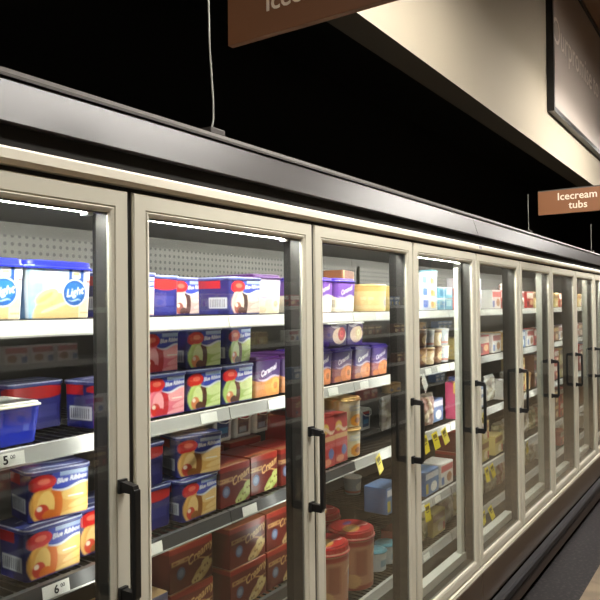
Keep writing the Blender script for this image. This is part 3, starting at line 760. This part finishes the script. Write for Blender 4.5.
# ---- nearest bay (left of the picture)
put('light', -.236, FR, zA, "white Light tub with blue lid on top shelf, cut by picture's left edge")
put('light', -.047, FR, zA, 'white Light tub with blue lid on top shelf, whole, nearest bay')
put('bigblue', -.212, FR - .01, zB, 'plain bright blue tub with clear lid in front on second shelf, far left')
put('bluecream', -.215, FR + .19, zB, 'cream tub with cobalt lid behind the plain bright blue tub')
put('navyplain', -.030, FR + .13, zB, 'navy tub with barcode side showing, right of the bright blue tub')
put('navyplain', .128, FR + .01, zB, 'navy tub with red trim beside the dark mullion, second shelf, nearest bay', .12)
put('mango', -.074, FR, zC, 'orange picture tub under another one, third shelf, far left')
put('mango', -.052, FR + .012, zC + H('mango'), 'orange picture tub stacked on top, turned a little, far left bay', -.2)
put('gold', .095, FR + .03, zC, 'golden picture tub half hidden by the dark mullion, far left bay')
put('navyplain', -.19, FR + .18, zC, 'navy tub in shadow behind the two stacked orange tubs')

# ---- second bay
put('cookies', .188, FR + .01, zA, 'cream-fronted navy tub at the left end of top shelf, second bay')
put('navyplain', .362, FR + .09, zA, 'navy tub with red top edge second from left, top shelf, second bay')
put('cookies', .535, FR + .135, zA, 'navy tub set back, barcode side showing, third on top shelf, second bay')
put('cookies', .655, FR - .005, zA, 'navy tub with cookies-and-cream picture, biggest front on second bay top shelf')
put('whitetub_p', .812, FR + .02, zA, 'white and purple tub right of the cookies-and-cream tub on top shelf')
put('straw', .296, FR, zB, 'pink strawberry tub, lower one of the two on second shelf')
put('straw_s', .278, FR, zB + H('straw'), 'pink strawberry tub, upper one of the two on second shelf')
put('mint', .457, FR, zB, 'green mint tub standing on the shelf right of the pink tub')
put('mint', .460, FR, zB + H('mint'), 'green mint tub stacked on top, nearer the pink tubs')
put('mint', .617, FR, zB, 'green mint tub standing on the shelf beside the purple-lidded caramel tub')
put('mint', .645, FR + .012, zB + H('mint'), 'green mint tub stacked on top, farther right, turned a little', .2)
put('caramel', .778, FR, zB, 'orange-brown caramel tub with purple lid right of the green mint tubs')
put('caramel', .945, FR + .0, zB, 'purple-lidded caramel tub hidden behind the dark mullion, second shelf')
put('pail', 1.02, FR + .22, zB, 'white pail with blue label at the back above the purple caramel lid')
put('gold', .433, FR, zC, 'golden picture tub with barcode side, lower one, third shelf second bay')
put('gold', .435, FR + .005, zC + H('gold'), 'golden picture tub stacked on top, third shelf second bay', -.3)
put('navyplain', .262, FR + .03, zC, 'dark navy tub low at the left end of third shelf, second bay')
put('navyplain', .245, FR + .03, zC + H('navyplain'), 'dark navy tub with red edge stacked left of the upper golden tub', .1)
put('red_g', .590, FR, zC, 'dark red Creamy carton with green picture right of the golden tubs')
put('red_g', .755, FR + .01, zC, 'dark red Creamy carton with green picture, second from the golden tubs')
put('red_s', .912, FR, zC, 'dark red Creamy carton beside the mullion, third shelf second bay')
put('red', .70, FR + .22, zC, 'dark red carton in the back row under the white pails, left')
put('red', .92, FR + .22, zC, 'dark red carton in the back row under the white pails, right')
put('pail', .83, FR + .25, zC + H('red'), 'white pail with blue label, leftmost of three in the back row')
put('pail_r', .95, FR + .25, zC + H('red'), 'white pail with dark label, middle of three in the back row')
put('pail_r', 1.07, FR + .25, zC + H('red'), 'white pail with dark label, rightmost of three in the back row')
for i, (x, yy) in enumerate(((.42, .03), (.653, 0), (.845, 0))):
    nm = ('left of a dark gap', 'second from the left', 'at the right end beside the mullion')[i]
    put('red', x, FR + yy, zD, 'dark red Creamy carton, lower of two, fourth shelf, ' + nm)
    put('red', x, FR + yy + .002, zD + H('red'), 'dark red Creamy carton, upper of two, fourth shelf, ' + nm)
put('bluebox', .335 - .14, FR - .01, zD, 'blue-grey carton with tan top low in the second bay')

# ---- third bay
put('whitetub', 1.155, FR + .01, zA, 'white tub with purple label, partly behind the door frame, third bay top shelf')
put('whitetub', 1.318, FR, zA, 'white tub with purple Caramel label, whole, third bay top shelf')
put('paperbag', 1.68, FR + .20, zA, 'brown and white pack standing tall behind the white tub', .25)
put('cream_round', 1.655, FR, zA, 'round cream tub with tan lid on third bay top shelf')
for i, x in enumerate((1.125, 1.287, 1.451, 1.613)):
    put('caramel_v', x, FR, zB, 'violet-lidded caramel tub on second shelf, third bay, ' + ('first from left', 'second from left', 'third from left', 'last, beside the mullion')[i])
put('swirl_r', 1.30, FR + .03, zB + H('caramel_v'), 'white-lidded tub with red swirl picture stacked on violet caramel tubs')
put('swirl_c', 1.46, FR + .04, zB + H('caramel_v'), 'white-lidded tub with cream scoop picture stacked on violet caramel tubs')
put('redcard', 1.155, FR, zC, 'tall red carton nearest the door frame, third shelf third bay')
put('redcard', 1.262, FR + .005, zC, 'tall red carton next to the yellow tubs, third bay')
put('yellow', 1.398, FR, zC, 'round yellow flower tub, lower of two, third bay')
put('yellow', 1.398, FR, zC + H('yellow'), 'round yellow flower tub, upper of two, third bay')
put('pail', 1.95, FR + .26, zC, 'white pail with blue label far back at the right of third bay')
put('redtub', 1.275, FR - .005, zE, 'large red-lidded round tub, nearer one at the bottom of third bay')
put('redtub', 1.495, FR - .005, zE, 'large red-lidded round tub, farther one at the bottom of third bay')
put('redtub', 1.13, FR + .24, zE, 'large red-lidded round tub low at the left, behind the door frame, third bay')
put('redtub', 1.62, FR + .24, zE, 'large red-lidded round tub in the back row, third bay')
put('sticks_b', 1.792, FR + .03, zD, 'blue carton on the fourth shelf by the right mullion of third bay')

put('redcard', 1.155, FR + .15, zC, 'tall red carton in second row behind the other tall red cartons')
put('red_s', 1.60, FR + .30, zC, 'dark red carton far back right of the yellow flower tubs')
put('sticks_n', 1.42, FR + .27, zC, 'brown carton in the back row behind the yellow flower tubs')
put('swirl_r', 1.60, FR + .35, zB + 0, 'swirl tub with white lid at the back of the second shelf, third bay')
put('teallid', 1.69, FR + .03, zE, 'small white tub with teal lid at the bottom right of third bay, nearer')
put('teallid', 1.80, FR + .03, zE, 'small white tub with teal lid at the bottom right of third bay, farther')
put('cup_g', 1.95, FR + .30, zD, 'grey-white ice cream cup far back on the fourth shelf, third bay')
# ---- fourth bay (white end post)
for i in range(3):
    put('whiteblue', 2.165 - .012, FR + .002 * i, zA + i * H('whiteblue'), 'flat white and blue carton on fourth bay top shelf, ' + ('bottom', 'middle', 'top')[i] + ' of the stack')
for i in range(2):
    put('tealbox', 2.385, FR + .004, zA + i * H('tealbox'), 'flat teal carton on fourth bay top shelf, ' + ('lower', 'upper') [i] + ' of two')
put('teallid', 2.33, FR + .03, zA + 2 * H('tealbox'), 'small white round tub with teal lid on the flat teal cartons')
put('sticks_y', 1.94, FR, zA, 'yellow and brown carton left of the white and blue stack, fourth bay')
n = 0
for i, x in enumerate((1.91, 2.01, 2.11, 2.21, 2.31, 2.41)):
    for j in range(2):
        k = ('cup', 'cup_g', 'cup_b', 'cup', 'sticks', 'cup_g')[(i + j * 2) % 6]
        if k == 'sticks': k = 'cup_b'
        nm = {'cup': 'cream ice cream cup', 'cup_b': 'brown ice cream cup', 'cup_g': 'grey-white ice cream cup'}[k]
        put(k, x, FR, zB + j * H(k), nm + ' on fourth bay second shelf, ' + ('lower', 'upper')[j] + ' of pair %s' % ('nearest', 'second', 'third', 'fourth', 'fifth', 'farthest')[i])
put('bag_c', 2.0, FR, zC, 'crumpled beige bag standing nearest on third shelf, fourth bay', .2)
put('bag_c', 2.17, FR + .01, zC, 'crumpled beige bag second on third shelf, fourth bay', -.15)
put('bag_w', 2.03, FR + .14, zC, 'crumpled white bag standing behind the beige bags, fourth bay', .1)
put('sticks_b', 2.355, FR + .05, zC, 'blue carton between the beige bags and the pink pack')
put('pinkpack', 2.51, FR - .01, zC, 'tall pink and yellow pack on third shelf, fourth bay')
put('bag_c', 1.97, FR + .01, zD, 'crumpled beige bag on fourth shelf, fourth bay, nearest', .1)
put('sticks_b', 2.16, FR, zD, 'blue and white carton lying on fourth shelf, fourth bay')
put('sticks_w', 2.36, FR, zD, 'white and red carton on fourth shelf, fourth bay')
for i, (k, x) in enumerate((('redcard', 1.94), ('bag_g', 2.12), ('sticks_y', 2.29), ('bag_w', 2.47))):
    if k == 'redcard': k = 'sticks_r'
    put(k, x, FR + .02, zE, {'sticks_r': 'red and cream carton', 'bag_g': 'olive-beige bag', 'sticks_y': 'yellow and brown carton', 'bag_w': 'crumpled white bag'}[k] + ' on the bottom shelf of the fourth bay')
wob = empty('shelf_wobbler', (1.95, .136, 1.366), 0)
MB().box(-.026, .026, -.001, 0, -.09, 0).build('card', M['tag'], wob); MB().box(-.004, .004, -.0005, .008, -.002, .012).build('clip', M['clear'], wob)
wob.rotation_euler = (0, -.75, .1); tag(wob, 'white card flap slanting down from the second shelf, fourth bay', 'shelf card')

# ---- the farther bays
bayname = {3: 'fifth', 4: 'sixth', 5: 'seventh', 6: 'eighth', 7: 'ninth'}
KN = {'sticks_r': 'red and cream carton', 'sticks_w': 'white carton with red band', 'sticks_y': 'yellow and brown carton', 'sticks_b': 'blue carton', 'sticks_n': 'brown carton',
      'whiteblue': 'flat white and blue carton', 'tealbox': 'flat teal carton', 'bag_c': 'crumpled beige bag', 'bag_w': 'crumpled white bag', 'bag_g': 'crumpled olive-beige bag', 'cream_round': 'round cream tub',
      'redcard': 'tall red carton', 'rainbow': 'tall rainbow-striped pack', 'pinkpack': 'tall pink pack', 'yellow': 'round yellow flower tub', 'red_s': 'dark red carton', 'cup': 'cream cup', 'cup_b': 'brown cup'}
ORD = ('nearest', 'second', 'third', 'fourth', 'fifth', 'sixth', 'seventh')
plans = {
 3: [('sticks_r', 'whiteblue', 'whiteblue', 'sticks_w'), ('sticks_y', 'sticks_n', 'sticks_r', 'sticks_b'), ('rainbow', 'sticks_n', 'sticks_b', 'bag_w'), ('red_s', 'sticks_n', 'sticks_y', 'bag_g'), ('bag_g', 'sticks_n', 'bag_w', 'sticks_w')],
 4: [('sticks_w', 'sticks_r', 'bag_w', 'sticks_w'), ('sticks_w', 'cream_round', 'sticks_w', 'sticks_b'), ('bag_w', 'sticks_w', 'bag_w', 'sticks_y'), ('sticks_y', 'bag_g', 'bag_w', 'bag_g'), ('bag_w', 'bag_c', 'bag_w', 'bag_c')],
 5: [('sticks_r', 'sticks_y', 'sticks_r', 'sticks_w'), ('sticks_w', 'sticks_r', 'sticks_n', 'sticks_w'), ('cream_round', 'sticks_n', 'sticks_b', 'sticks_r'), ('bag_w', 'bag_g', 'bag_c', 'sticks_n'), ('bag_g', 'bag_w', 'sticks_w', 'bag_w')],
 6: [('sticks_y', 'sticks_r', 'cream_round', 'sticks_y'), ('sticks_n', 'sticks_w', 'sticks_r', 'sticks_b'), ('sticks_r', 'sticks_y', 'sticks_n', 'sticks_w'), ('sticks_n', 'sticks_r', 'bag_c', 'bag_c'), ('bag_w', 'sticks_r', 'bag_w', 'bag_g')],
 7: [('sticks_r', 'sticks_y', 'sticks_w', 'sticks_r'), ('sticks_w', 'sticks_n', 'sticks_r', 'sticks_w'), ('sticks_n', 'sticks_r', 'sticks_y', 'sticks_b'), ('bag_c', 'bag_w', 'sticks_n', 'bag_g'), ('bag_g', 'bag_c', 'sticks_w', 'bag_w')],
}
zs_ = (zA, zB, zC, zD, zE); sh = ('top', 'second', 'third', 'fourth', 'bottom')
for bay, rowsP in plans.items():
    for li, row in enumerate(rowsP):
        x = bay * W + (.055 if bay > 3 else .225)
        for i, k in enumerate(row):
            w = DIM[k][0]
            if x + w > (bay + 1) * W + .02: break
            room = (2.0 - zA if li == 0 else zs_[li - 1] - zs_[li]) - .06
            hh = H(k); stack = max(1, int(room / hh)) if not k.startswith(('bag', 'rain', 'pinkp', 'redcard')) else 1
            if li == 0: stack = min(stack, 1 if hh > .09 else 3)
            stack = min(stack, 2 if hh > .09 else 3)
            if (bay + li + i) % 4 == 3: stack = 1
            yj = random.uniform(0, .012) if k[:3] != 'bag' else .03
            for j in range(stack):
                lev = '' if stack == 1 else (', lower', ', upper')[j] if stack == 2 else (', bottom', ', middle', ', top')[j]
                put(k, x + w / 2, FR + yj, zs_[li] + j * hh, '%s%s, %s shelf of %s bay, %s in its row' % (KN[k], lev, sh[li], bayname[bay], ORD[i]), random.uniform(-.03, .03) if hh > .09 else 0)
            x += w + .012

# ---- shelving across the aisle, seen mirrored in the glass
g = empty('shelving_unit', (0, -3.2, 0))
MB().box(-2.5, 9.5, -.03, 0, 0, 2.0).build('back_panel', M['steelgrey'], g)
for z in (.15, .55, .95, 1.35, 1.72):
    MB().box(-2.5, 9.5, 0, .42, z - .03, z).build('shelf', M['steelgrey'], g)
    MB().box(-2.5, 9.5, .42, .426, z - .035, z + .005).build('price_rail', M['rail'], g)
for x in (-2.5, 0.5, 3.5, 6.5, 9.46): MB().box(x, x + .04, -.06, -.03, 0, 2.0).build('upright', M['steelgrey'], g)
tag(g, 'grey steel shelving across the aisle, seen only as a reflection in the doors', 'shelving')
for z in (.55, .95, 1.35, 1.72):
    x = -2.3
    while x < 9.0:
        k = random.choice(('sticks_r', 'sticks_y', 'sticks_w', 'sticks_b', 'sticks_n', 'redcard', 'cream_round'))
        w = DIM[k][0]; run = random.choice((2, 3))
        for q in range(run):
            o = put(k, x + w / 2, -3.2 + .40, z + .0005, 'grocery pack on the shelving across the aisle, mirrored in the glass', PI, 'packs on the shelving across the aisle')
            x += w + .03
        x += .35
